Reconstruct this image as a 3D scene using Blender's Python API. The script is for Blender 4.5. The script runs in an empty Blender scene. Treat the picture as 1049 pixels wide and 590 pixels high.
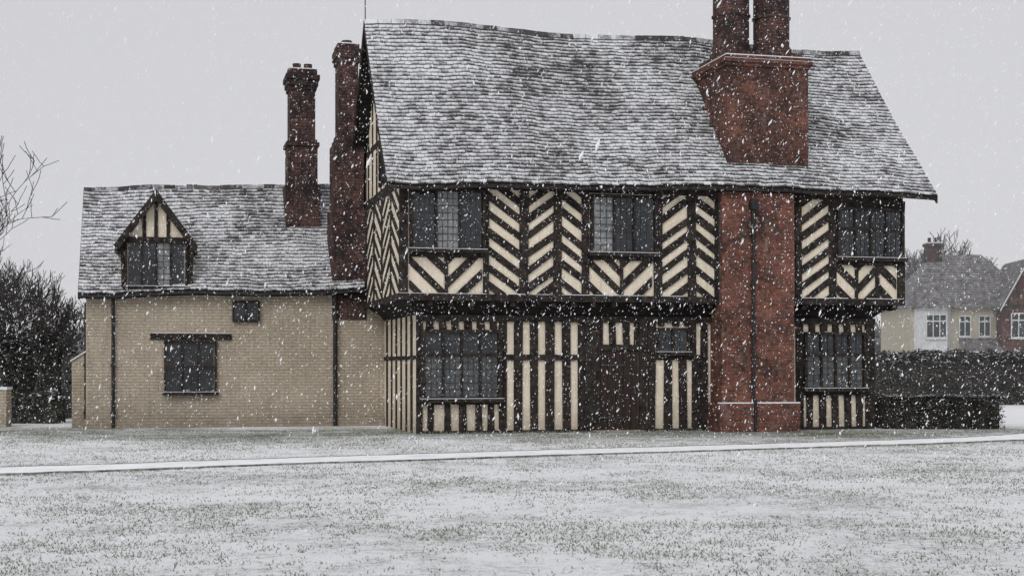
import bpy, bmesh, math, random
import numpy as np
from mathutils import Vector, noise as mn
random.seed(7); np.random.seed(7)
R=random.random
def ru(a,b): return a+(b-a)*R()
scene=bpy.context.scene
# ------------------------------------------------------------------ survey
F=1457.0; HZ=376.0; CU=524.5; EYE=1.6
TH=math.radians(14.0); CT,ST=math.cos(TH),math.sin(TH)
X0,Y0=-2.63,33.5          # front-left corner of the jettied upper floor
def S(u,b=0.0):
    """distance along the facade (m) of a surveyed station on the plane at depth b"""
    r=(u-CU)/F
    return (r*(Y0+b*CT)-X0+b*ST)/(CT-r*ST)
def Z(v,s,b=0.0):
    return EYE+(HZ-v)*(Y0+b*CT+s*ST)/F
# ------------------------------------------------------------------ materials
def newmat(name):
    m=bpy.data.materials.new(name); m.use_nodes=True
    nt=m.node_tree; bs=nt.nodes['Principled BSDF']
    return m,nt,bs
def L(nt,a,b): nt.links.new(a,b)
def coord(nt,kind='Object',scale=(1,1,1)):
    tc=nt.nodes.new('ShaderNodeTexCoord'); mp=nt.nodes.new('ShaderNodeMapping')
    mp.inputs['Scale'].default_value=scale
    L(nt,tc.outputs[kind],mp.inputs['Vector']); return mp.outputs['Vector']
def noise_n(nt,vec,scale,detail=4,rough=0.6):
    n=nt.nodes.new('ShaderNodeTexNoise'); n.inputs['Scale'].default_value=scale
    n.inputs['Detail'].default_value=detail; n.inputs['Roughness'].default_value=rough
    L(nt,vec,n.inputs['Vector']); return n.outputs['Fac']
def ramp(nt,fac,stops):
    r=nt.nodes.new('ShaderNodeValToRGB'); e=r.color_ramp.elements
    while len(e)<len(stops): e.new(0.5)
    for i,(p,c) in enumerate(stops):
        e[i].position=p; e[i].color=(c[0],c[1],c[2],1) if not isinstance(c,(int,float)) else (c,c,c,1)
    L(nt,fac,r.inputs['Fac']); return r.outputs['Color']
def math_n(nt,op,a,b=None,c=None,clamp=False):
    m=nt.nodes.new('ShaderNodeMath'); m.operation=op; m.use_clamp=clamp
    for i,x in enumerate((a,b,c)):
        if x is None: continue
        if isinstance(x,(int,float)): m.inputs[i].default_value=x
        else: L(nt,x,m.inputs[i])
    return m.outputs[0]
def mix(nt,fac,a,b,mode='MIX'):
    m=nt.nodes.new('ShaderNodeMix'); m.data_type='RGBA'; m.blend_type=mode
    for idx,x in ((0,fac),(6,a),(7,b)):
        if isinstance(x,(int,float)): m.inputs[idx].default_value=x
        elif isinstance(x,tuple): m.inputs[idx].default_value=(x[0],x[1],x[2],1)
        else: L(nt,x,m.inputs[idx])
    return m.outputs[2]
def bump(nt,bs,h,strength=0.5,dist=0.02):
    b=nt.nodes.new('ShaderNodeBump'); b.inputs['Strength'].default_value=strength
    b.inputs['Distance'].default_value=dist
    L(nt,h,b.inputs['Height']); L(nt,b.outputs['Normal'],bs.inputs['Normal'])
def simple(name,c1,c2,scale=3,rough=0.85,bs_=0.4,sc=(1,1,1),dist=0.01,spec=0.3,lo=0.35,hi=0.68):
    m,nt,bs=newmat(name); v=coord(nt,'Object',sc)
    f=noise_n(nt,v,scale,6,0.65); L(nt,ramp(nt,f,[(lo,c1),(hi,c2)]),bs.inputs['Base Color'])
    bs.inputs['Roughness'].default_value=rough; bs.inputs['Specular IOR Level'].default_value=spec
    bump(nt,bs,noise_n(nt,v,scale*6,4),bs_,dist); return m
TIMBER=simple('timber',(0.010,0.009,0.009),(0.055,0.044,0.037),7,0.9,0.6,sc=(1,1,1),spec=.2)
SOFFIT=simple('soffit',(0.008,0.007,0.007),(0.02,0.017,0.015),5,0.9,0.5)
LEAD=simple('lead',(0.03,0.032,0.035),(0.07,0.07,0.075),9,0.6,0.2)
PIPE=simple('iron_pipe',(0.012,0.012,0.013),(0.03,0.03,0.03),9,0.5,0.2)
SNOW=simple('snow',(0.66,0.68,0.71),(0.84,0.85,0.87),8,0.8,0.5,dist=0.01)
DOORM=simple('door_oak',(0.014,0.010,0.009),(0.050,0.030,0.025),4,0.8,0.5,sc=(9,9,1))
def plaster(name,c_lo,c_hi,stain,dirt=0.5,big=0.7,bricky=False):
    m,nt,bs=newmat(name); v=coord(nt)
    f=noise_n(nt,v,1.7,7,0.75); base=ramp(nt,f,[(0.3,c_lo),(0.65,c_hi)])
    v2=coord(nt,'Object',(5,5,0.6)); s=noise_n(nt,v2,2.2,5,0.7)
    sf=math_n(nt,'MULTIPLY',ramp(nt,s,[(0.50,0.0),(0.78,1.0)]),dirt)
    col=mix(nt,sf,base,stain)
    sp=math_n(nt,'MULTIPLY',ramp(nt,noise_n(nt,v,16,5,.8),[(0.55,0.0),(0.72,1.0)]),dirt*.8)
    col=mix(nt,sp,col,stain)
    sep=nt.nodes.new('ShaderNodeSeparateXYZ'); L(nt,coord(nt),sep.inputs[0])
    low=math_n(nt,'MULTIPLY_ADD',sep.outputs[2],-1.1,0.85,True)
    lowm=math_n(nt,'MULTIPLY',low,math_n(nt,'MULTIPLY',noise_n(nt,v,4,5,.7),1.3),None,True)
    col=mix(nt,lowm,col,stain)
    h=math_n(nt,'ADD',noise_n(nt,v,9,5),noise_n(nt,v,40,3))
    if bricky:   # limewashed brickwork: courses just telegraph through
        b=nt.nodes.new('ShaderNodeTexBrick'); L(nt,coord(nt,'UV'),b.inputs['Vector'])
        b.inputs['Scale'].default_value=1; b.inputs['Brick Width'].default_value=.235
        b.inputs['Row Height'].default_value=.08; b.inputs['Mortar Size'].default_value=.012; b.inputs['Mortar Smooth'].default_value=.6
        mk=math_n(nt,'MULTIPLY',b.outputs['Fac'],math_n(nt,'MULTIPLY',noise_n(nt,v,2.6,4,.7),.55))
        col=mix(nt,mk,col,stain); h=math_n(nt,'SUBTRACT',h,math_n(nt,'MULTIPLY',b.outputs['Fac'],.5))
    L(nt,col,bs.inputs['Base Color']); bs.inputs['Roughness'].default_value=0.92
    bs.inputs['Specular IOR Level'].default_value=0.2
    bump(nt,bs,h,big,0.03)
    return m
CREAM=plaster('cream_plaster',(0.72,0.62,0.47),(0.88,0.79,0.64),(0.33,0.27,0.21),0.45)
RENDER=plaster('limewashed_wall',(0.42,0.36,0.275),(0.58,0.50,0.395),(0.20,0.165,0.13),0.5,1.0,True)
def brickmat(name,c1,c2,dark,lo=.42,hi=.68,snowf=.25):
    m,nt,bs=newmat(name); uv=coord(nt,'UV'); ob=coord(nt)
    b=nt.nodes.new('ShaderNodeTexBrick'); L(nt,uv,b.inputs['Vector'])
    b.inputs['Scale'].default_value=1; b.inputs['Brick Width'].default_value=0.235
    b.inputs['Row Height'].default_value=0.082; b.inputs['Mortar Size'].default_value=0.010
    b.inputs['Mortar Smooth'].default_value=0.3; b.inputs['Bias'].default_value=-0.1
    b.inputs['Color1'].default_value=(*c1,1); b.inputs['Color2'].default_value=(*c2,1)
    b.inputs['Mortar'].default_value=(0.14,0.115,0.10,1)
    f=noise_n(nt,ob,1.1,6,0.75); f2=noise_n(nt,ob,11,4,0.7)
    k=math_n(nt,'MULTIPLY_ADD',f2,0.8,-0.4); k2=math_n(nt,'ADD',f,k)
    col=mix(nt,ramp(nt,k2,[(lo,0.0),(hi,1.0)]),b.outputs['Color'],dark)
    pal=noise_n(nt,coord(nt,'Object',(1,1,.6)),3.1,6,.8)
    col=mix(nt,math_n(nt,'MULTIPLY',ramp(nt,pal,[(.54,0.0),(.75,1.0)]),snowf),col,(.42,.38,.36))
    L(nt,col,bs.inputs['Base Color']); bs.inputs['Roughness'].default_value=0.9
    bs.inputs['Specular IOR Level'].default_value=0.2
    bump(nt,bs,math_n(nt,'SUBTRACT',f2,b.outputs['Fac']),0.7,0.015)
    return m
BRICK=brickmat('red_brick',(0.24,0.080,0.050),(0.11,0.042,0.030),(0.045,0.028,0.024),.44,.68,.35)
BRICKM=brickmat('weathered_brick',(0.20,0.070,0.045),(0.095,0.038,0.028),(0.040,0.025,0.022),.38,.62,.3)
BRICKD=brickmat('sooty_brick',(0.115,0.050,0.041),(0.07,0.034,0.030),(0.026,0.020,0.020),.38,.6,.2)
def tilemat(name,a,b,th):
    m,nt,bs=newmat(name)
    tc=nt.nodes.new('ShaderNodeTexCoord'); sep=nt.nodes.new('ShaderNodeSeparateXYZ')
    L(nt,tc.outputs['UV'],sep.inputs[0]); ob=coord(nt)
    base=ramp(nt,sep.outputs[0],[(0.0,a),(1.0,b)])
    n1=noise_n(nt,ob,0.5,4,0.6); n2=noise_n(nt,ob,4.0,4,0.7); n3=noise_n(nt,ob,26,4,0.75)
    t=math_n(nt,'MULTIPLY',n1,0.36)
    for s_,w_ in ((n2,.28),(n3,.36),(sep.outputs[1],.22),(sep.outputs[0],.09)):
        t=math_n(nt,'ADD',t,math_n(nt,'MULTIPLY',s_,w_))
    g=nt.nodes.new('ShaderNodeNewGeometry')
    sn=nt.nodes.new('ShaderNodeSeparateXYZ'); L(nt,g.outputs['Normal'],sn.inputs[0])
    up=ramp(nt,sn.outputs[2],[(0.15,0.0),(0.35,1.0)])
    f=ramp(nt,t,[(th,0.0),(th+0.16,0.93)])
    f=math_n(nt,'MULTIPLY',f,up)
    col=mix(nt,f,base,(0.72,0.735,0.76))
    L(nt,col,bs.inputs['Base Color']); bs.inputs['Roughness'].default_value=0.8
    bs.inputs['Specular IOR Level'].default_value=0.25
    bump(nt,bs,n3,0.5,0.012); return m
TILE=tilemat('snowy_clay_tiles',(0.035,0.032,0.032),(0.09,0.082,0.08),0.555)
TILEW=tilemat('snowy_wing_tiles',(0.04,0.036,0.036),(0.10,0.09,0.087),0.55)
def glassmat(name,c1,c2,rough=0.1):
    m,nt,bs=newmat(name); v=coord(nt)
    L(nt,ramp(nt,noise_n(nt,v,2.3,3),[(0.35,c1),(0.7,c2)]),bs.inputs['Base Color'])
    bs.inputs['Roughness'].default_value=rough; bs.inputs['Specular IOR Level'].default_value=0.5
    bump(nt,bs,noise_n(nt,v,7,2),0.25,0.01); return m
GLASS=glassmat('old_glass',(0.012,0.014,0.016),(0.04,0.045,0.05))
GLASSP=glassmat('glass_with_blind',(0.14,0.145,0.15),(0.30,0.305,0.31),0.25)
GLASSG=glassmat('glass_grey',(0.045,0.05,0.05),(0.11,0.115,0.115),0.25)
# ------------------------------------------------------------------ mesh builder
class MB:
    def __init__(s): s.v=[]; s.f=[]; s.uv=[]
    def poly(s,pts,uv=None):
        i=len(s.v); s.v+= [tuple(p) for p in pts]; s.f.append(tuple(range(i,i+len(pts)))); s.uv.append(uv)
    def prism(s,pts,vec,uvc=None):
        n=len(pts); vec=Vector(vec); a=[Vector(p) for p in pts]; b=[p+vec for p in a]
        nor=Vector((0,0,0)); o=a[0]
        for k in range(1,n-1): nor+=(a[k]-o).cross(a[k+1]-o)
        if nor.dot(vec)>0: a.reverse(); b.reverse()
        i=len(s.v); s.v+=[tuple(p) for p in a+b]
        s.f.append(tuple(range(i,i+n))); s.f.append(tuple(reversed(range(i+n,i+2*n))))
        c=[uvc]*max(4,n) if uvc else None
        s.uv+=[c,c]
        for k in range(n):
            k2=(k+1)%n; s.f.append((i+k2,i+k,i+n+k,i+n+k2)); s.uv.append(c)
    def box(s,x0,x1,y0,y1,z0,z1,j=0.0):
        a=[Vector((x0,y0,z0)),Vector((x1,y0,z0)),Vector((x1,y0,z1)),Vector((x0,y0,z1))]
        i=len(s.v); s.prism(a,(0,y1-y0,0))
        if j:
            for k in range(i,len(s.v)):
                p=s.v[k]; s.v[k]=(p[0]+ru(-j,j),p[1]+ru(-j,j)*.3,p[2]+ru(-j,j))
    def finish(s,name,mat,parent=None,smooth=False):
        me=bpy.data.meshes.new(name); me.from_pydata(s.v,[],s.f); me.update()
        uvl=me.uv_layers.new(name='UVMap')
        for p,uv in zip(me.polygons,s.uv):
            n=p.normal; ax=max(range(3),key=lambda q:abs(n[q]))
            for q,li in enumerate(p.loop_indices):
                if uv: uvl.data[li].uv=uv[q]
                else:
                    c=me.vertices[me.loops[li].vertex_index].co
                    uvl.data[li].uv=((c[1],c[2]) if ax==0 else (c[0],c[2]) if ax==1 else (c[0],c[1]))
            p.use_smooth=smooth
        me.materials.append(mat)
        o=bpy.data.objects.new(name,me); scene.collection.objects.link(o)
        if parent: o.parent=parent
        return o
def empty(name,loc=(0,0,0),rz=0):
    e=bpy.data.objects.new(name,None); scene.collection.objects.link(e)
    e.location=loc; e.rotation_euler=(0,0,rz); e.empty_display_size=0.5; return e
def clip(poly,x0,x1,z0,z1):
    def cl(P,ins,inter):
        o=[]
        for i in range(len(P)):
            a,b=P[i-1],P[i]; ia,ib=ins(a),ins(b)
            if ib:
                if not ia:o.append(inter(a,b))
                o.append(b)
            elif ia:o.append(inter(a,b))
        return o
    def ix(c): return lambda a,b:(c,a[1]+(b[1]-a[1])*(c-a[0])/(b[0]-a[0]))
    def iz(c): return lambda a,b:(a[0]+(b[0]-a[0])*(c-a[1])/(b[1]-a[1]),c)
    for ins,it in ((lambda p:p[0]>=x0,ix(x0)),(lambda p:p[0]<=x1,ix(x1)),(lambda p:p[1]>=z0,iz(z0)),(lambda p:p[1]<=z1,iz(z1))):
        if len(poly)<3:return []
        poly=cl(poly,ins,it)
    return poly
# ================================================================== HOUSE
H=empty('tudor_house',(X0,Y0,0),TH)
tim=MB(); cre=MB(); cove=MB(); sof=MB(); snow=MB(); brk=MB(); brm=MB(); brd=MB(); lead=MB()
gl=MB(); glp=MB(); glg=MB(); rend=MB(); pipe=MB(); door=MB(); tiles=MB(); tilew=MB()
TOPF=13.05   # facade length, upper
SL=S(428,.45); SR=S(893,.45); D=6.9
def front(b):
    return lambda p,z,d: (p,b-d,z)
def side(s):   # left hand end wall, p = distance back
    return lambda p,z,d: (s-d,p,z)
def beam(mp,p0,p1,z0,z1,t=0.045,m=None):
    d=t+ru(-.25,.25)*t; j=0.018
    P=[mp(p0+ru(-j,j),z0,d),mp(p1+ru(-j,j),z0,d),mp(p1+ru(-j,j),z1,d),mp(p0+ru(-j,j),z1,d)]
    a=Vector(mp(0,0,0)); b=Vector(mp(0,0,d+0.03)); (m or tim).prism(P,a-b)
def stripes(mp,p0,p1,z0,z1,up,pitch=.42,fill=.5,slope=.72,ph=0.0,t=0.04):
    k=-6
    while True:
        zz=z0+(k+ph)*pitch; k+=1
        if zz>z1+2: break
        dz=slope*(p1-p0)*(1 if up else -1)+ru(-.03,.03); w=pitch*fill*ru(.85,1.12); q=ru(-.03,.03)
        P=clip([(p0,zz+q),(p1,zz+dz+q),(p1,zz+dz+w+q),(p0,zz+w+q)],p0,p1,z0,z1)
        if len(P)<3: continue
        d=t+ru(-.25,.25)*t
        a=Vector(mp(0,0,0)); b=Vector(mp(0,0,d+0.03))
        tim.prism([mp(x,z,d) for x,z in P],a-b)
def window(s0,s1,z0,z1,b,n,rows=(1.0,),pale=(),mat=None,fr=.07,lead_on=True,sill=True):
    tim.box(s0,s1,b-.07,b+.09,z1-fr,z1); tim.box(s0,s1,b-.072,b+.09,z0,z0+fr)
    tim.box(s0,s0+fr,b-.068,b+.09,z0+fr,z1-fr); tim.box(s1-fr,s1,b-.068,b+.09,z0+fr,z1-fr)
    if sill:
        tim.box(s0-.05,s1+.05,b-.13,b-.074,z0-.05,z0+.04)
        snow.box(s0-.04,s1+.04,b-.125,b-.078,z0+.042,z0+.053)
    W=(s1-s0-2*fr); lw=W/n; Hh=z1-z0-2*fr; zc=z0+fr
    for i in range(1,n): tim.box(s0+fr+i*lw-.028,s0+fr+i*lw+.028,b-.06,b+.05,z0+fr,z1-fr)
    for ri,r in enumerate(rows):
        za=zc; zb=zc+Hh*r; zc=zb
        if ri<len(rows)-1: tim.box(s0+fr,s1-fr,b-.055,b+.05,zb-.035,zb+.035)
        for i in range(n):
            a=s0+fr+i*lw+.028; c=a+lw-.056
            nv=max(2,round((c-a)/.14)); nh=max(2,round((zb-za)/.17))
            M=(glp if i in pale else (mat[ri] if mat else gl))
            for q in range(nv):
                for h in range(nh):
                    xa=a+(c-a)*q/nv; xb=a+(c-a)*(q+1)/nv; zl=za+(zb-za)*h/nh; zu=za+(zb-za)*(h+1)/nh
                    j=[ru(-.006,.006) for _ in range(4)]
                    M.poly([(xa,b+j[0],zl),(xb,b+j[1],zl),(xb,b+j[2],zu),(xa,b+j[3],zu)])
            for q in range(1,nv): x=a+(c-a)*q/nv; lead.box(x-.006,x+.006,b-.02,b-.007,za,zb)
            for q in range(1,nh): z=za+(zb-za)*q/nh; lead.box(a,c,b-.022,b-.009,z-.006,z+.006)
ZJ=3.28
cre.box(0,TOPF,0.0,D,ZJ+.02,6.05)
cre.box(SL,SR,.45,D-.1,0.0,3.0)
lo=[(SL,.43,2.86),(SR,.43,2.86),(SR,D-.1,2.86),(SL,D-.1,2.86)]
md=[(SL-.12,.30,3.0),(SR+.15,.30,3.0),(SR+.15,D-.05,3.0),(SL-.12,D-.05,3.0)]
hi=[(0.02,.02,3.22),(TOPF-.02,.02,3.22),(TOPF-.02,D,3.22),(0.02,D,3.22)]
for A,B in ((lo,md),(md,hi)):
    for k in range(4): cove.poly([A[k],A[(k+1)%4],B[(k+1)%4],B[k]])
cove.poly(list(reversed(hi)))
fu=front(0.0); fl=front(.45); su=side(0.0); sl_=side(SL)
tim.box(-.06,TOPF+.06,-.09,.0,ZJ-.1,ZJ+.06); tim.box(-.09,0,-.05,D,ZJ-.1,ZJ+.05)
x=-.04
while x<TOPF-.2:
    x2=min(TOPF,x+ru(.3,1.4))
    if not (x2>S(736) and x<S(817)): snow.box(x,x2,-.088,-.052,ZJ+.062,ZJ+.066+ru(.003,.012),.002)
    x=x2+ru(.1,.6)
tim.box(TOPF,TOPF+.08,-.05,D,ZJ-.1,ZJ+.055)
tim.box(0,TOPF,-.075,.0,5.84,6.15); tim.box(-.03,0,0,D,5.86,6.1)
for k in range(26):
    x=.2+k*(TOPF-.4)/25
    tim.box(x-.06,x+.06,-.03,.3,ZJ-.22,ZJ-.105,.01)
ZR=4.28
def post(u0,u1,z0=ZJ+.05,z1=5.85): beam(fu,S(u0),S(u1),z0,z1,.06)
for a,b in ((409,418),(495,501),(532,541),(567,575),(596,603),(669,678),(704,712),(732,739),(814,820),(849,856),(919,926)): post(a,b)
def sp(u0,u1,up,**k): stripes(fu,S(u0),S(u1),ZJ+.06,5.84,up,**k)
sp(501,532,False,ph=.3); sp(541,567,True,ph=.1); sp(575,596,False,ph=.6)
sp(678,704,True,ph=.2); sp(712,732,False,ph=.5); sp(820,849,True,ph=.4)
def under(u0,u1,n):
    a,b=S(u0),S(u1); beam(fu,a,b,ZR-.08,ZR+.06,.07)
    w=(b-a)/n
    for i in range(n):
        if i: beam(fu,a+i*w-.045,a+i*w+.045,ZJ+.06,ZR-.08,.055)
        stripes(fu,a+i*w+(.045 if i else 0),a+(i+1)*w-.045,ZJ+.06,ZR-.08,i%2==1,pitch=.56,fill=.42,slope=.95,ph=.25)
under(419,495,2); under(603,669,2); under(856,919,3)
window(S(419),S(496),ZR+.07,5.82,-.10,3,pale=(1,),rows=(1,))
window(S(604),S(672),ZR+.07,5.80,-.06,3,pale=(0,),rows=(1,))
window(S(856),S(924),ZR+.07,5.66,-.08,4,rows=(.6,.4)); beam(fu,S(850),S(926),5.64,5.86,.09)
def stud_run(us,z0,z1,w=8.5):
    for u in us: beam(fl,S(u-w/2,.45),S(u+w/2,.45),z0,z1)
tim.box(SL-.02,SR+.02,.37,.45,2.70,2.86)
tim.box(SL,SR,.385,.45,0.0,.07)
ZM=Z(366,3,.45)
beam(fl,S(427,.45),S(433,.45),0,2.8,.07)
for u in (441,458,474,490,503): beam(fl,S(u-3.5,.45),S(u+3.5,.45),.05,.72)
beam(fl,S(430,.45),S(516,.45),.70,.80,.09)
window(S(431,.36),S(514,.36),.80,2.50,.36,4,rows=(.66,.34),mat=(glg,gl),fr=.09)
for u in (440,453,466,479,492,505): beam(fl,S(u-3.8,.45),S(u+3.8,.45),2.48,2.72,.06)
stud_run((515,531,547,563,580,596),.06,2.72,8.3)
beam(fl,S(515,.45),S(600,.45),ZM-.07,ZM+.07,.052)
beam(fl,S(599,.45),S(613,.45),0,2.8,.08)
dz1=2.02
beam(fl,S(654,.45),S(662,.45),0,2.8,.08); beam(fl,S(613,.45),S(654,.45),dz1,dz1+.14,.085)
for i in range(5):
    a=S(614+i*7.9,.45); b=S(614+(i+1)*7.9,.45)-.018; door.box(a,b,.40+ru(-.006,.006),.46,.05,dz1)
for z in (.35,1.65): lead.box(S(615,.45),S(640,.45),.383,.392,z-.02,z+.02)
lead.box(S(648,.45),S(650,.45),.35,.392,.98,1.08)
for u in (614,627,641,653): beam(fl,S(u-3.2,.45),S(u+3.2,.45),dz1+.14,2.72)
rend.box(S(610,.1),S(658,.1),.0,.42,0.0,.05)
stud_run((667,684,699,713),.06,ZM,8); beam(fl,S(659,.45),S(720,.45),ZM-.06,ZM+.07,.055)
stud_run((667,709),ZM,2.72,8)
for u in (677,692,704): beam(fl,S(u-3,.45),S(u+3,.45),2.62,2.75)
window(S(672,.45),S(705,.45),ZM+.1,2.58,.40,2,rows=(1,),fr=.05)
beam(fl,S(717,.45),S(724,.45),0,2.8,.07)
beam(fl,S(815,.45),S(822,.45),0,2.8,.07); beam(fl,S(886,.45),S(894,.45),0,2.8,.08)
window(S(823,.40),S(886,.40),1.02,2.50,.36,4,rows=(.62,.38),fr=.07,mat=(glg,gl))
for u in (831,843,855,867,879): beam(fl,S(u-3.2,.45),S(u+3.2,.45),2.48,2.72,.06)
beam(fl,S(820,.45),S(890,.45),.88,1.0,.09)
for u in (829,842,855,868,880): beam(fl,S(u-3.3,.45),S(u+3.3,.45),.05,.9)
for i in range(9):
    p=.5+i*(D-.8)/8; beam(sl_,p-.11,p+.11,0.0,2.86,.02)
beam(sl_,.45,D-.1,1.78,1.88,.024)
for i in range(6):
    w_=D/5; p=i*w_; beam(su,max(0,p-.08),min(D,p+.08),ZJ+.04,5.84,.022)
    if i<5: stripes(su,p+.08,p+w_-.08,ZJ+.04,5.84,i%2==0,pitch=.42,fill=.42,slope=.55,t=.016)
for i in range(10):
    p=i*D/9; tim.box(TOPF,TOPF+.045+R()*.01,max(0,p-.09),min(D,p+.09),ZJ,6.0)
    q=.45+i*(D-.7)/9; tim.box(SR,SR+.045+R()*.01,q-.08,q+.08,0,2.86)
# ---- main roof
BE,BR=-.45,3.4
S0,S1=-.38,13.82
def ze(s): return 5.88+.2*math.sin(math.pi*min(1,max(0,s/13.6))*.75)
def zr(s): return 10.55+.05*math.sin(s*.9)-.006*s
def mainpos(x,t):
    s=S0+(S1-.19*t-S0)*x; b=BE+(BR-BE)*t
    z=ze(s)+(zr(s)-ze(s))*t-.10*math.sin(math.pi*t)-.03*math.exp(-t*6)
    z+=.06*mn.noise(Vector((s*.45,t*2.2,1.3)))+.03*mn.noise(Vector((s*1.7,t*6,7)))
    return Vector((s,b,z))
def backpos(x,t):
    p=mainpos(1-x,t); return Vector((p.x,2*BR-p.y,p.z))
def lay(mb,pos,rows,cols,lift=.024,under_=sof):
    for r in range(rows):
        off=.5*(r%2)+ru(-.06,.06); t0=r/rows; t1=min(1,(r+1.12)/rows)
        for c in range(-1,cols):
            x0=max(0,(c+off)/cols); x1=min(1,(c+1+off)/cols-.05/cols)
            if x1-x0<.15/cols: continue
            p=[pos(x0,t0),pos(x1,t0),pos(x1,t1),pos(x0,t1)]
            n=(p[1]-p[0]).cross(p[3]-p[0]); n.normalize()
            if n.z<0: n=-n
            sl=(p[3]-p[0]).normalized(); a=lift+ru(-.006,.012); b=lift+ru(-.006,.012)
            dd=ru(-.016,.016); q=R()
            P0=p[0]+n*a+sl*dd; P1=p[1]+n*b+sl*(dd+ru(-.006,.006)); P2=p[2]+n*.006; P3=p[3]+n*.006
            top=[P0,P1,P2,P3]; uv=[(q,0),(q,0),(q,1),(q,1)]
            if (P1-P0).cross(P3-P0).z<0: top.reverse(); uv.reverse()
            mb.poly(top,uv)
            mb.poly([P0-n*.03,P1-n*.03,P1,P0],[(q*.4,0)]*4)
            mb.poly([P0-n*.03,P0,P3],[(q*.4,0)]*3)
    K=14
    for i in range(K):
        for j in range(K):
            a=[pos(i/K,j/K),pos((i+1)/K,j/K),pos((i+1)/K,(j+1)/K),pos(i/K,(j+1)/K)]
            under_.poly([v-Vector((0,0,.03)) for v in a])
            if i in(0,K-1) or j in (0,K-1): under_.poly([v-Vector((0,0,.13)) for v in a])
def verge(pos,x,m=tim,w=.2,th=.05,dx=0):
    K=10
    for j in range(K):
        a=pos(x,j/K); b=pos(x,(j+1)/K)
        m.prism([a+Vector((dx,0,.0)),b+Vector((dx,0,.0)),b+Vector((dx,0,-w)),a+Vector((dx,0,-w))],(th if dx<=0 else -th,0,0))
lay(tiles,mainpos,44,78); lay(tiles,backpos,20,40)
verge(mainpos,0,dx=-.01); verge(backpos,1,dx=-.01); verge(mainpos,1,dx=.01); verge(backpos,0,dx=.01)
K=40
for i in range(K):
    a=mainpos(i/K,1); b=mainpos((i+.97)/K,1); h=ru(.03,.05)
    tiles.prism([a+Vector((0,-.13,-.09)),a+Vector((0,-.06,h)),a+Vector((0,.06,h)),a+Vector((0,.13,-.09))],b-a,(R(),ru(0,.5)))
for i in range(K):
    a=mainpos(i/K,0); b=mainpos((i+1)/K,0)
    tim.prism([a+Vector((0,.0,-.03)),a+Vector((0,.05,-.03)),a+Vector((0,.05,-.11)),a+Vector((0,0,-.11))],b-a)
sof.poly([(S0,-.4,5.9),(S1,-.4,5.98),(S1,0.0,6.06),(S0,0.0,6.06)])
for s,dx in ((0.02,1),(TOPF-.02,-1)):
    cre.prism([(s,.0,5.95),(s,2*BR,5.95),(s,BR,10.28)],(dx*.1,0,0))
for i in range(1,9):
    p=i*6.8/9; zt=5.95+(10.28-5.95)*(1-abs(p-BR)/BR)
    if zt>6.4:
        beam(side(.02),p-.09,p+.09,6.1,zt-.05,.02); tim.box(TOPF-.02,TOPF+.03,p-.08,p+.08,6.1,zt-.05)
for z in (7.4,8.7):
    w=(10.28-z)/(4.33)*BR; beam(side(.02),BR-w,BR+w,z-.07,z+.07,.026)
gl.poly([(-.02,1.5,6.25),(-.02,3.1,6.25),(-.02,3.1,7.25),(-.02,1.5,7.25)])
for p in (1.5,2.03,2.56,3.1): tim.box(-.05,.02,p-.035,p+.035,6.2,7.3)
pipe.box(-.36,-.335,BR-.012,BR+.012,10.5,11.4)
# ---- big brick chimney on the front
cs0,cs1=S(741,-.4),S(815,-.4)
brk.box(cs0,cs1,-.32,.5,0.0,5.93)
brk.box(cs0-.12,cs1+.10,-.46,.5,0,.70)
snow.box(cs0-.12,cs1+.10,-.46,-.322,.702,.73,.006)
k0,k1=S(745,.1),S(828,.1)
brm.box(k0,k1,.1,2.5,6.0,9.15)
for i,(e,z0,z1) in enumerate(((.05,9.15,9.24),(.09,9.24,9.33),(.04,9.33,9.42))): brm.box(k0-e,k1+e,.1-e,2.5+e,z0,z1)
snow.box(k0-.04,k1+.04,.06,2.54,9.421,9.44,.005)
snow.box(k0-.09,k1+.09,.01,.058,9.332,9.34,.003)
kw=(k1-k0)
def octa(mb,cx,cy,r,z0,z1,n=8,ph=math.pi/8):
    mb.prism([(cx+r*math.cos(ph+2*math.pi*i/n),cy+r*math.sin(ph+2*math.pi*i/n),z0) for i in range(n)],(0,0,z1-z0))
brd.box(k0+.04,k1-.04,.28,2.1,9.42,9.58)
for i,cx in enumerate((k0+kw*.245,k0+kw*.755)):
    e=.003*i
    for r,z0,z1 in ((.55,9.58,9.68),(.52,9.68,9.78),(.495,9.78,9.88),(.465,9.88,12.2),(.50,12.2,12.35),(.52,12.35,12.5),(.49,12.5,12.7)):
        octa(brd,cx,1.15+e,min(r,kw*.252),z0+e,z1+e)
        if r==.465: 
            for q in (10.6,): octa(brd,cx,1.15+e,.50,q+e,q+.07+e)
lead.box(k0-.06,k1+.06,.05,.097,6.38,6.66)
snow.prism([(k0-.05,.04,6.47),(k1+.05,.04,6.50),(k1+.05,-.08,6.37),(k0-.05,-.08,6.34)],(0,0,.05))
def dpipe(s,b,z0,z1,r=.045):
    pipe.prism([(s+r*math.cos(a*math.pi/4),b+r*math.sin(a*math.pi/4),z0) for a in range(8)],(0,0,z1-z0))
    z=z0+.4
    while z<z1: pipe.box(s-.065,s+.065,b-.05,b+.05,z-.03,z+.03); z+=1.25
ps=S(772,-.4); dpipe(ps,-.38,.75,5.7); dpipe(ps,-.52,0,.8); pipe.box(ps-.1,ps+.1,-.5,-.322,5.5,5.75)
dpipe(S(735,0),-.12,3.2,5.7)
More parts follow.
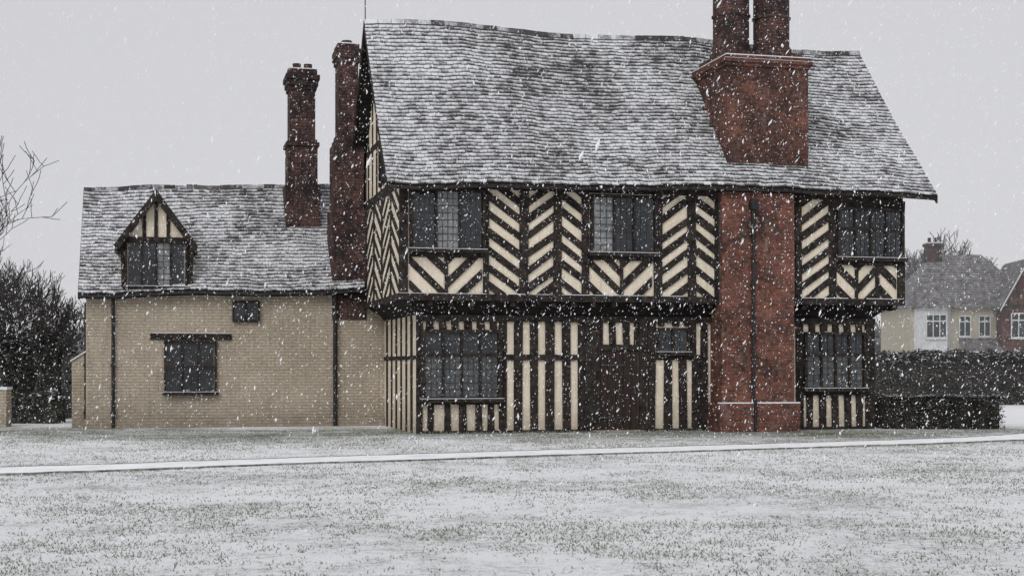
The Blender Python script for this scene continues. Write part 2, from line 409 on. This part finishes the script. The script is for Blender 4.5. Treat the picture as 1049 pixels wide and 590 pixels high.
# ================================================================== WING
WB=5.6; WL=S(88,WB); WR=.5; WD=5.6
def wze(s): q=(s-WL)/(0-WL); return 3.52+.2*q
def wzr(s): q=(s-WL)/(0-WL); return 6.62+.28*q
rend.prism([(WL,WB+.02,0),(WR,WB+.02,0),(WR,WB+.02,3.8),(WL,WB+.02,3.62)],(0,WD-.02,0))
NX,NZ=44,20
def wv(i,j):
    x=WL+(WR-WL)*i/NX; z=(3.62+.18*i/NX)*j/NZ
    e=0 if i in(0,NX) else .022*mn.noise(Vector((x*.9,z*.9,2)))+.012*mn.noise(Vector((x*3,z*3,5)))
    return (x,WB-.012+e*.6,z)
for i in range(NX):
    for j in range(NZ): rend.poly([wv(i,j),wv(i+1,j),wv(i+1,j+1),wv(i,j+1)])
rend.prism([(WL,WB,3.55),(WL,WB+WD,3.55),(WL,WB+WD/2,6.5)],(.25,0,0))
wS0,wS1=WL-.18,-.08
def wpos(x,t):
    s=wS0+(wS1-wS0)*x; b=WB-.28+(WD/2+.28)*t
    z=wze(s)+(wzr(s)-wze(s))*t-.07*math.sin(math.pi*t)
    z+=.09*mn.noise(Vector((s*.5,t*2,4.3)))+.03*mn.noise(Vector((s*1.9,t*6,9)))
    return Vector((s,b,z))
def wback(x,t):
    p=wpos(1-x,t); return Vector((p.x,2*(WB+WD/2)-p.y,p.z))
lay(tilew,wpos,32,50); lay(tilew,wback,14,24)
verge(wpos,0,dx=-.01,w=.14); verge(wback,1,dx=-.01,w=.14)
for i in range(24):
    a=wpos(i/24,1); b=wpos((i+.97)/24,1); h=ru(.02,.05)
    tilew.prism([a+Vector((0,-.12,-.09)),a+Vector((0,-.05,h)),a+Vector((0,.05,h)),a+Vector((0,.12,-.09))],b-a,(R(),ru(0,.6)))
for i in range(24):
    a=wpos(i/24,0); b=wpos((i+1)/24,0)
    pipe.prism([a+Vector((0,-.05,-.02)),a+Vector((0,.02,-.02)),a+Vector((0,.02,-.1)),a+Vector((0,-.05,-.1))],b-a)
dpipe(S(116,WB),WB-.08,0,3.5); dpipe(S(343,WB),WB-.10,0,3.7,.06); dpipe(S(83,WB)+.1,WB+.5,0,3.3)
rend.prism([(WL-.02,WB+.5,0),(WL-.38,WB+.5,0),(WL-.38,WB+.5,1.75),(WL-.02,WB+.5,2.0)],(0,2.5,0))
snow.prism([(WL-.02,WB+.45,2.0),(WL-.42,WB+.45,1.74),(WL-.42,WB+.45,1.78),(WL-.02,WB+.45,2.04)],(0,2.6,0))
def wz(v,u): return Z(v,S(u,WB),WB)
window(S(168,WB),S(222,WB),wz(403,195),wz(349,195),WB-.04,3,rows=(.5,.5),fr=.06)
tim.box(S(154,WB),S(237,WB),WB-.07,WB+.02,wz(348,195)+.0,wz(342,195),.012)
snow.box(S(156,WB),S(235,WB),WB-.068,WB-.034,wz(342,195)+.014,wz(342,195)+.026)
window(S(238,WB),S(266,WB),wz(330,250),wz(308,250),WB-.04,2,fr=.05,sill=False)
# dormer
dB=WB-.06; d0,d1=S(124,dB),S(198,dB); dm=S(160,dB)
zb=Z(295,dm,dB); zt=Z(247,dm,dB); za=Z(202,dm,dB); zee=Z(252,dm,dB)
cre.box(d0,d1,dB,dB+2.0,zb,zt+.05); cre.prism([(d0,dB,zt),(d1,dB,zt),(dm,dB,za)],(0,2.2,0))
window(S(128,dB),S(192,dB),zb,zt,dB-.03,4,rows=(1,),pale=(2,),fr=.06)
fd=front(dB)
beam(fd,d0,S(129,dB),zb,zt,.06); beam(fd,S(191,dB),d1,zb,zt,.06); beam(fd,d0,d1,zt-.03,zt+.1,.07)
for u in (148,160,172):
    s=S(u,dB); beam(fd,s-.05,s+.05,zt+.1,za-abs(s-dm)*1.3-.02,.035)
for sgn in (-1,1):
    e=(dm+sgn*(d1-d0)/2+sgn*.12)
    def dpos(x,t,e=e,sgn=sgn):
        return Vector((e+(dm-e)*t, (dB-.22)+2.9*x, zee-.02+(za+.14-zee)*t))
    lay(tilew,dpos,11,16)
    a=dpos(0,0);b=dpos(0,1)
    tim.prism([a+Vector((0,-.03,.06)),b+Vector((0,-.03,.06)),b+Vector((0,-.03,-.24)),a+Vector((0,-.03,-.22))],(0,.06+.004*sgn,0))
# ---- rear chimneys
def stack(u0,u1,b,dep,z0,levels,mb):
    s0,s1=S(u0,b),S(u1,b)
    for z1,e in levels:
        mb.box(s0-e,s1+e,b-e,b+dep+e,z0,z1); z0=z1
    snow.box(s0-.03,s1+.03,b-.03,b+dep+.03,z0+.001,z0+.03,.005)
def zc(v,b,u): return Z(v,S(u,b),b)
stack(297,323,7.3,.8,4.6,[(zc(190,7.3,310),.13),(zc(150,7.3,310),.06),(zc(146,7.3,310),.11),(zc(143,7.3,310),.05),(zc(92,7.3,310),.0),(zc(88,7.3,310),.04),(zc(82,7.3,310),.08),(zc(77,7.3,310),.12),(zc(71,7.3,310),.05)],brd)
for dx in (.2,.52):
    octa(brd,S(298,7.3)+dx,7.7,.12,zc(71,7.3,310),zc(66,7.3,310)+.08,10)
stack(347,367,5.75,.8,2.9,[(zc(215,5.75,355),.20),(zc(148,5.75,355),.14),(zc(143,5.75,355),.09),(zc(138,5.75,355),.04),(zc(64,5.75,355),.0),(zc(59,5.75,355),.04),(zc(50,5.75,355),.08),(zc(45,5.75,355),.03)],brd)
octa(brd,S(357,5.75),6.15,.15,zc(45,5.75,355),zc(45,5.75,355)+.16,10)
rend.box(WL-.04,WR-.02,WB-.05,WB,0,.24,.0)
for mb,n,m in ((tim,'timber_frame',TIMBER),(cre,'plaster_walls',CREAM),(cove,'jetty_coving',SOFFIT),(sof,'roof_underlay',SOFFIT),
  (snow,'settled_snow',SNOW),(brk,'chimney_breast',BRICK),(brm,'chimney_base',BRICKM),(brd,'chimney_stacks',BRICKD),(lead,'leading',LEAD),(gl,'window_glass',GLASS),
  (glp,'window_glass_blinds',GLASSP),(glg,'window_glass_grey',GLASSG),(rend,'wing_walls',RENDER),(pipe,'downpipes',PIPE),(door,'oak_door',DOORM),
  (tiles,'main_roof_tiles',TILE),(tilew,'wing_roof_tiles',TILEW)):
    mb.finish(n,m,H)
# ================================================================== GROUND
gm,nt,bs=newmat('snowy_lawn'); v=coord(nt)
n0=noise_n(nt,v,.22,4,.6); n1=noise_n(nt,v,1.3,5,.65); n2=noise_n(nt,v,9,5,.7); n3=noise_n(nt,v,42,5,.8)
sep=nt.nodes.new('ShaderNodeSeparateXYZ'); L(nt,v,sep.inputs[0])
mr=nt.nodes.new('ShaderNodeMapRange'); L(nt,sep.outputs[1],mr.inputs[0])
mr.inputs[1].default_value=28; mr.inputs[2].default_value=34; mr.inputs[3].default_value=0; mr.inputs[4].default_value=-.13
mr2=nt.nodes.new('ShaderNodeMapRange'); L(nt,sep.outputs[1],mr2.inputs[0])
mr2.inputs[1].default_value=36; mr2.inputs[2].default_value=42; mr2.inputs[3].default_value=0; mr2.inputs[4].default_value=.25
t=math_n(nt,'MULTIPLY',n0,.42)
for n_,w in ((n1,.35),(n2,.42),(n3,.70)): t=math_n(nt,'ADD',t,math_n(nt,'MULTIPLY',n_,w))
t=math_n(nt,'ADD',math_n(nt,'ADD',t,mr.outputs[0]),mr2.outputs[0])
grass=ramp(nt,n2,[(.3,(.065,.078,.048)),(.55,(.13,.145,.095)),(.75,(.22,.215,.165))])
col=mix(nt,ramp(nt,t,[(.73,0.0),(.95,1.0)]),grass,(.86,.87,.885))
L(nt,col,bs.inputs['Base Color']); bs.inputs['Roughness'].default_value=.95; bs.inputs['Specular IOR Level'].default_value=.1
bump(nt,bs,math_n(nt,'ADD',n2,n3),.7,.03)
g=MB(); g.poly([(-900,-60,0),(900,-60,0),(900,1500,0),(-900,1500,0)]); g.finish('ground',gm)
PC=[(-30,16.5),(-14,19.6),(-7.85,21.8),(-3.7,24.1),(1.38,26.7),(6.5,29.2),(10.1,31.2),(12.6,33.4),(16,38),(22,46)]
def crom(P,n=14):
    o=[]
    for i in range(1,len(P)-2):
        p0,p1,p2,p3=[Vector(q) for q in P[i-1:i+3]]
        for k in range(n):
            t=k/n; o.append(.5*((2*p1)+(p2-p0)*t+(2*p0-5*p1+4*p2-p3)*t*t+(3*p1-p0-3*p2+p3)*t**3))
    return o
pc=crom(PC); pm=MB(); ed=MB(); Lr=[]
for i,p in enumerate(pc):
    d=(pc[min(i+1,len(pc)-1)]-pc[max(0,i-1)]).normalized(); n=Vector((-d.y,d.x))
    w=.62; Lr.append((p+n*(w+.14*R()),p-n*(w+.14*R()),n))
for (a,b,n),(a2,b2,n2_) in zip(Lr,Lr[1:]):
    pm.poly([(b.x,b.y,.02),(b2.x,b2.y,.02),(a2.x,a2.y,.02),(a.x,a.y,.02)])
    for q,q2,sg in ((a,a2,1),(b,b2,-1)):
        e=q+n*sg*.06; e2=q2+n2_*sg*.06
        ed.prism([(q.x,q.y,0),(e.x,e.y,0),(e.x,e.y,.028),(q.x,q.y,.028)],(q2.x-q.x,q2.y-q.y,0))
PA=empty('footpath')
PM=simple('snowy_path',(.62,.64,.66),(.90,.91,.92),2.2,.9,.4,dist=.02,lo=.22,hi=.55)
EDG=simple('stone_edging',(.05,.05,.04),(.40,.39,.37),6,.9,.4)
pm.finish('path_surface',PM,PA); ed.finish('path_edging',EDG,PA)
# grass blades (one mesh)
NB=230000
yy=9.5+(36-9.5)*np.random.rand(NB)**1.1; xx=(np.random.rand(NB)*2-1)*(yy*.385+.6)
pcx=np.array([p.x for p in pc]); pcy=np.array([p.y for p in pc])
pyi=np.interp(xx,pcx,pcy); keep=np.abs(yy-pyi)>.80
xx,yy,pyi=xx[keep],yy[keep],pyi[keep]
dens=np.array([mn.fractal(Vector((x*.4,y*.4,0)),1,2,4)*.6+mn.noise(Vector((x*2.2,y*2.2,4)))*.5+mn.noise(Vector((x*8,y*8,9)))*.5 for x,y in zip(xx,yy)])
lx=(xx-X0)*CT+(yy-Y0)*ST; ly=-(xx-X0)*ST+(yy-Y0)*CT
foot=((ly>-.1)&(ly<.42)&(lx>.3)&(lx<13))
keep=(dens+np.random.randn(len(dens))*.25+np.where(yy>29,.14,0)+np.where(np.abs(yy-pyi)<1.1,.2,0)+np.where(foot,.5,0))>.16
keep&=~((lx>.2)&(lx<13)&(ly>.42))&~((lx>8.2)&(lx<10.7)&(ly>-.5))
xx,yy,foot=xx[keep],yy[keep],foot[keep]; n=len(xx)
ang=np.random.rand(n)*6.283; h=(.012+.024*np.random.rand(n)**1.6)*np.where(foot,2.6,1); w=.003+.003*np.random.rand(n)+yy*.00012
lean=(np.random.rand(n,2)-.5)*.06
vv=np.zeros((n*3,3)); dx=np.cos(ang)*w; dy=np.sin(ang)*w
vv[0::3]=np.c_[xx-dx,yy-dy,np.zeros(n)]; vv[1::3]=np.c_[xx+dx,yy+dy,np.zeros(n)]; vv[2::3]=np.c_[xx+lean[:,0],yy+lean[:,1],h]
me=bpy.data.meshes.new('grass'); me.vertices.add(n*3); me.vertices.foreach_set('co',vv.ravel())
me.loops.add(n*3); me.loops.foreach_set('vertex_index',np.arange(n*3,dtype=np.int32))
me.polygons.add(n); me.polygons.foreach_set('loop_start',np.arange(0,n*3,3,dtype=np.int32)); me.update(calc_edges=True)
bm_,nt,bs=newmat('grass_blades'); wn=nt.nodes.new('ShaderNodeTexNoise'); wn.inputs['Scale'].default_value=30; L(nt,coord(nt),wn.inputs['Vector'])
L(nt,ramp(nt,wn.outputs['Fac'],[(.32,(.07,.085,.05)),(.5,(.15,.165,.105)),(.58,(.30,.29,.23)),(.64,(.65,.67,.67))]),bs.inputs['Base Color'])
bs.inputs['Roughness'].default_value=.8; me.materials.append(bm_)
o=bpy.data.objects.new('grass',me); scene.collection.objects.link(o)
# ================================================================== VEGETATION
BARK=simple('bark',(.02,.018,.017),(.085,.078,.072),6,.95,.5)
TWIG=simple('twigs',(.03,.026,.024),(.15,.14,.135),9,.95,.3)
def leafm(name,c1,c2,snowf=.0):
    m,nt,bs=newmat(name); v=coord(nt)
    c=ramp(nt,noise_n(nt,v,2.5,5,.7),[(.35,c1),(.68,c2)])
    c=mix(nt,ramp(nt,noise_n(nt,v,11,3,.7),[(.60-snowf*.2,0.0),(.72,.55*snowf)]),c,(.7,.72,.74))
    L(nt,c,bs.inputs['Base Color']); bs.inputs['Roughness'].default_value=.85; bs.inputs['Specular IOR Level'].default_value=.2; return m
LEAF=leafm('evergreen_leaves',(.018,.020,.016),(.065,.065,.05),.5)
HEDGE=leafm('hedge_leaves',(.014,.014,.012),(.06,.052,.042),.4)
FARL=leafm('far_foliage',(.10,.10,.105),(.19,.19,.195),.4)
def tube(mb,a,b,r0,r1,n=4):
    d=(b-a).normalized(); u=d.orthogonal().normalized(); w=d.cross(u); i=len(mb.v)
    for c,r in ((a,r0),(b,r1)):
        for k in range(n):
            q=2*math.pi*k/n; mb.v.append(tuple(c+u*r*math.cos(q)+w*r*math.sin(q)))
    for k in range(n):
        k2=(k+1)%n; mb.f.append((i+k,i+k2,i+n+k2,i+n+k)); mb.uv.append(None)
def grow(mb,p,d,l,r,dep,rmin,spread=.55,up=.15):
    segs=3; q=p.copy(); dd=d.copy()
    for i in range(segs):
        dd=(dd+Vector((ru(-.16,.16),ru(-.16,.16),ru(-.05,.16)))).normalized()
        q2=q+dd*l/segs; r2=max(rmin,r*(1-.13)); tube(mb,q,q2,r,r2,5 if r>.04 else 3); q=q2; r=r2
        if dep>0 and i>0 or (dep>0 and dep<4):
            for _ in range(1 if i<segs-1 else 2):
                sd=Vector((ru(-1,1),ru(-1,1),ru(-.3,.9))).normalized()
                nd=(dd*(1-spread)+sd*spread+Vector((0,0,up))).normalized()
                grow(mb,q,nd,l*ru(.6,.82),max(rmin,r*ru(.5,.7)),dep-1,rmin,spread,up)
def bare_tree(name,x,y,hh,r,dep=5,rmin=.008,mat=BARK,d=(0,0,1),seed=None):
    if seed is not None: random.seed(seed)
    mb=MB(); grow(mb,Vector((0,0,-.1)),Vector(d).normalized(),hh*.33,r,dep,rmin)
    zm=max(v[2] for v in mb.v); k=hh/zm
    mb.v=[(a*k,b*k,c*k) for a,b,c in mb.v]
    o=mb.finish(name,mat); o.location=(x,y,0); return o
def leafmass(name,x0,x1,y0,y1,zf,nl,size,mat,core=True,flat=False,dust=0):
    mb=MB()
    for _ in range(nl):
        x=ru(x0,x1); y=y0+(y1-y0)*(R()**1.6 if R()<.75 else R()); zt=zf(x,y)
        q=R(); z=zt*(1-(q**2.2)) if not flat else (zt*R() if R()<.6 else zt*ru(.93,1.02))
        jx=ru(-.1,.1)*size*3
        c=Vector((x,y+jx,max(.02,z))); s=size*ru(.5,1.3)
        a=Vector((ru(-1,1),ru(-1,1),ru(-1,1))).normalized(); b=a.orthogonal().normalized()
        mb.poly([c-a*s,c-b*s*.55,c+a*s,c+b*s*.55])
    if core:
        n=max(6,int((x1-x0)/.6)); yc0=y0+(y1-y0)*.18; yc1=y1-(y1-y0)*.1
        for i in range(n):
            xa=x0+.06+(x1-x0-.12)*i/n; xb=x0+.06+(x1-x0-.12)*(i+1)/n; h=min(zf(xa,y0),zf(xb,y0),zf((xa+xb)/2,(y0+y1)/2))*.86
            mb.box(xa,xb,yc0+ru(0,.05),yc1,0,h)
    o=mb.finish(name,mat)
    if dust:
        sm=MB()
        for _ in range(dust):
            x=ru(x0,x1); y=ru(y0,y1); z=zf(x,y)*(1.0+ru(-.02,.025)) if R()<.7 else zf(x,y)*ru(.5,1)
            if R()<.3: y=y0-.02
            s=size*ru(.5,1.2); a=ru(0,6.28); t=ru(-.3,.3)
            ax=Vector((math.cos(a),math.sin(a),t))*s; bx=Vector((-math.sin(a),math.cos(a),-t))*s*.7; c=Vector((x,y,z))
            sm.poly([c-ax,c-bx,c+ax,c+bx])
        sm.finish('snow_dusting',SNOW,o)
    return o
leafmass('clipped_hedge',9.6,12.7,36.6,38.0,lambda x,y:.86+.05*mn.noise(Vector((x*2,y*2,0))),16000,.032,HEDGE,flat=True,dust=1500)
leafmass('boundary_hedge',13.0,34,60,62,lambda x,y:2.15+.35*mn.noise(Vector((x*.6,y,3)))+.18*mn.noise(Vector((x*2.3,y,8))),26000,.085,HEDGE,flat=True,dust=2500)
def zl(x,y): return 2.7+1.1*mn.noise(Vector((x*.45,y*.4,1)))+.9*mn.noise(Vector((x*1.4,y*1.1,5)))
leafmass('evergreen_shrub',-24,-13.8,43,47,zl,16000,.075,LEAF,dust=2200)
leafmass('evergreen_shrub',-21,-12.9,40.2,41.4,lambda x,y:.75+.5*mn.noise(Vector((x*.9,y,2))),7000,.055,LEAF,dust=1200)
for i,(x,y,h_,r_) in enumerate(((-17.8,43,6.3,.10),(-15.9,45,5.6,.09),(-14.5,42.8,4.6,.07),(-19.5,46,6.6,.12),(-16.6,42,5.6,.09),(-15.2,42.2,4.9,.07),(-14.0,43.5,4.0,.06))):
    bare_tree('bare_tree',x,y,h_,r_,5,.008,TWIG,seed=20+i)
bare_tree('bare_tree',-17.4,38.0,8.6,.2,5,.009,d=(.03,0,1),seed=5)
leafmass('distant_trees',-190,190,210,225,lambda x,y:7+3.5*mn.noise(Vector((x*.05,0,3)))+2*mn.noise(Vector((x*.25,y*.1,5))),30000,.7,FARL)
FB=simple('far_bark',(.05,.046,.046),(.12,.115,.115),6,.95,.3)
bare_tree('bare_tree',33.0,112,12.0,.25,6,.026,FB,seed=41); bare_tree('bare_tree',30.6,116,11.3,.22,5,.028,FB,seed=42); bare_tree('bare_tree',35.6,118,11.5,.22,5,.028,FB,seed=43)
# ================================================================== NEIGHBOUR HOUSES
WHITE=simple('white_paint',(.50,.51,.51),(.66,.67,.67),4,.7,.2)
PALE=simple('pale_render',(.36,.33,.25),(.46,.42,.33),2,.9,.3)
def hip(mb,x0,x1,y0,y1,z0,z1,ov=.4):
    x0-=ov;x1+=ov;y0-=ov;y1+=ov; m=(y0+y1)/2; k=(y1-y0)/2*.8
    a,b,c,d=[Vector(p) for p in ((x0,y0,z0),(x1,y0,z0),(x1,y1,z0),(x0,y1,z0))]; e=Vector((x0+k,m,z1)); f=Vector((x1-k,m,z1))
    for P in ([a,b,f,e],[c,d,e,f],[d,a,e],[b,c,f],[a,d,c,b]): mb.poly(P)
RT,nt,bs=newmat('far_roof'); v=coord(nt); w=nt.nodes.new('ShaderNodeTexWave'); w.bands_direction='Z'; w.inputs['Scale'].default_value=3; w.inputs['Distortion'].default_value=2; L(nt,v,w.inputs['Vector'])
f=math_n(nt,'ADD',math_n(nt,'MULTIPLY',w.outputs['Fac'],.25),noise_n(nt,v,2.2,6,.7))
L(nt,mix(nt,ramp(nt,f,[(.54,0.0),(.94,.55)]),(.06,.05,.048),(.66,.68,.70)),bs.inputs['Base Color']); bs.inputs['Roughness'].default_value=.85
def far_window(wh,g,x0,x1,z0,z1,y,n):
    fr=.07
    wh.box(x0,x1,y-.06,y,z1-fr,z1); wh.box(x0-.05,x1+.05,y-.1,y,z0-.06,z0+fr)
    for i in range(n+1):
        c=x0+(x1-x0)*i/n; wh.box(c-.04,c+.04,y-.055,y,z0+fr,z1-fr)
    g.poly([(x0,y-.02,z0),(x1,y-.02,z0),(x1,y-.02,z1),(x0,y-.02,z1)])
    wh.box(x0,x1,y-.05,y,z0+(z1-z0)*.68,z0+(z1-z0)*.73)
def suburban(x,y,rz,sx=1,wallm=PALE):
    E=empty('suburban_house',(x,y,0),rz); E.scale=(sx,1,1)
    w,wh,g,r,bk,tm,sn,rb=MB(),MB(),MB(),MB(),MB(),MB(),MB(),MB()
    w.box(0,10.5,0,8,0,5.0); hip(r,0,10.5,0,8,4.95,8.2)
    rb.box(3.35,7.0,-.03,0,0,2.6)
    bay=[(.3,0,0),(.9,-.9,0),(2.7,-.9,0),(3.3,0,0)]
    wh.prism(bay,(0,0,4.9)); r.poly([(.0,0.0,4.9),(.8,-1.15,4.85),(1.8,.6,6.4)]); r.poly([(.8,-1.15,4.85),(2.8,-1.15,4.85),(1.8,.6,6.4)]); r.poly([(2.8,-1.15,4.85),(3.6,0,4.9),(1.8,.6,6.4)])
    for z in (.9,3.2): far_window(wh,g,1.0,2.6,z,z+1.35,-.92,3)
    far_window(wh,g,4.0,4.9,3.3,4.5,-.0,2); far_window(wh,g,5.6,6.5,3.3,4.5,-.0,2)
    far_window(wh,g,4.4,6.0,.9,2.2,-.04,3)
    r.poly([(3.9,-1.5,2.5),(7.0,-1.5,2.5),(7.0,0,3.2),(3.9,0,3.2)]); wh.box(4,4.1,-1.4,-1.3,0,2.45); wh.box(6.8,6.9,-1.4,-1.3,0,2.45); wh.box(3.9,7,-1.48,-1.4,2.38,2.48)
    rb.box(7.0,10.7,-1.2,0,0,5.0); rb.prism([(7.0,-1.2,5.0),(10.7,-1.2,5.0),(8.85,-1.2,7.2)],(0,3,0))
    for sg in (-1,1):
        a=Vector((8.85+sg*2.2,-1.6,4.75)); b=Vector((8.85,-1.6,7.45)); r.prism([a,b,b+Vector((0,0,.12)),a+Vector((0,0,.12))],(0,4.6+.01*sg,0))
        wh.prism([a+Vector((0,-.03,-.12)),b+Vector((0,-.03,-.12)),b+Vector((0,-.03,.02)),a+Vector((0,-.03,.02))],(0,.05,0))
    for q in (7.5,8.2,8.85,9.5,10.2): tm.box(q-.06,q+.06,-1.24,-1.2,5.0,5.0+(1.85-abs(q-8.85))*1.15)
    tm.box(7,10.7,-1.25,-1.2,4.85,5.05)
    for z in (.9,3.2): far_window(wh,g,7.7,10.0,z,z+1.4,-1.2,4)
    bk.box(2.6,3.8,3.4,4.3,6.8,8.7); bk.box(2.5,3.9,3.3,4.4,8.7,8.85)
    for q in (2.9,3.5): octa(bk,q,3.85,.14,8.85,9.2,8)
    sn.box(2.5,3.9,3.3,4.4,8.852,8.9)
    for mb,nn,m in ((w,'walls',wallm),(rb,'brick_gable',BRICKM),(wh,'white_joinery',WHITE),(g,'windows',GLASS),(r,'roof',RT),(bk,'chimney',BRICKD),(tm,'gable_timbers',TIMBER),(sn,'chimney_snow',SNOW)): mb.finish(nn,m,E)
    return E
suburban(22.4,80,math.radians(-3),.68); suburban(30.7,79,math.radians(-3),.9,BRICKM)
GW=empty('garden_wall'); a=MB(); a.box(-22,-13.75,38.2,38.45,0,.8); a.box(-13.95,-13.55,38.1,38.5,0,1.0)
b=MB(); b.box(-22,-13.96,38.15,38.5,.801,.87,.01); b.box(-13.98,-13.52,38.07,38.53,1.001,1.07,.01)
a.finish('wall_body',RENDER,GW); b.finish('snow_coping',SNOW,GW)
# ================================================================== HAZE (real snow haze beyond the house)
hz=MB(); hz.box(-110,110,52,78,-.5,60)
hm=bpy.data.materials.new('snow_haze'); hm.use_nodes=True; nt=hm.node_tree
nt.nodes.remove(nt.nodes['Principled BSDF']); vs=nt.nodes.new('ShaderNodeVolumeScatter')
vs.inputs['Color'].default_value=(.98,.98,1,1); vs.inputs['Density'].default_value=.005; vs.inputs['Anisotropy'].default_value=0.0
L(nt,vs.outputs[0],nt.nodes['Material Output'].inputs['Volume'])
hz.finish('snow_haze',hm)
# ================================================================== FALLING SNOW
random.seed(99)
NF=44000
FM,nt,bs=newmat('snowflake'); bs.inputs['Base Color'].default_value=(.92,.93,.95,1); bs.inputs['Roughness'].default_value=.7
base=np.array([(1,0,0),(-1,0,0),(0,1,0),(0,-1,0),(0,0,1),(0,0,-1)],float)
fc=[(0,2,4),(2,1,4),(1,3,4),(3,0,4),(2,0,5),(1,2,5),(3,1,5),(0,3,5)]
V=[];Fa=[]
for i in range(NF):
    y=4+(33-4)*R()**.46; x=ru(-1,1)*(y*.40+1.5); z=ru(0.02,1)*(y*.28+3.2)
    s=.0038+.0085*R()**5
    if y<14: s*=.62
    st=ru(1.0,2.0) if R()<.8 else ru(2,4.2); k=len(V)
    sx=ru(-.2,.8)
    for bx,by,bz in base: V.append((x+bx*s+bz*s*st*sx,y+by*s,z+bz*s*st))
    Fa+=[(a_+k,b_+k,c_+k) for a_,b_,c_ in fc]
me=bpy.data.meshes.new('falling_snow'); me.from_pydata(V,[],Fa); me.materials.append(FM)
o=bpy.data.objects.new('falling_snow',me); scene.collection.objects.link(o)
# ================================================================== LIGHT, SKY, CAMERA
w=bpy.data.worlds.new('World'); scene.world=w; w.use_nodes=True; nt=w.node_tree
bg=nt.nodes['Background']; sky=nt.nodes.new('ShaderNodeTexSky'); sky.sky_type='NISHITA'; sky.sun_disc=False
el,rot=math.radians(40),math.radians(200); sky.sun_elevation=el; sky.sun_rotation=rot
hsv=nt.nodes.new('ShaderNodeHueSaturation'); hsv.inputs['Saturation'].default_value=.15; L(nt,sky.outputs[0],hsv.inputs['Color'])
L(nt,mix(nt,.9,hsv.outputs[0],(6.9,6.9,7.25)),bg.inputs['Color']); bg.inputs['Strength'].default_value=.1
sd=bpy.data.lights.new('sun','SUN'); sd.energy=1.3; sd.angle=math.radians(35); sd.color=(1,.985,.97)
so=bpy.data.objects.new('sun',sd); scene.collection.objects.link(so)
dv=Vector((math.sin(rot)*math.cos(el),math.cos(rot)*math.cos(el),math.sin(el)))
so.rotation_euler=dv.to_track_quat('Z','Y').to_euler(); so.location=(0,0,30)
cd=bpy.data.cameras.new('camera'); cd.lens=F/1049*36; cd.sensor_width=36; cd.shift_y=(HZ-295)/1049
cd.clip_end=3000; cd.clip_start=.1
co=bpy.data.objects.new('camera',cd); scene.collection.objects.link(co); co.location=(0,0,EYE); co.rotation_euler=(math.pi/2,0,0)
scene.camera=co
scene.view_settings.view_transform='Standard'; scene.view_settings.look='None'; scene.view_settings.exposure=0
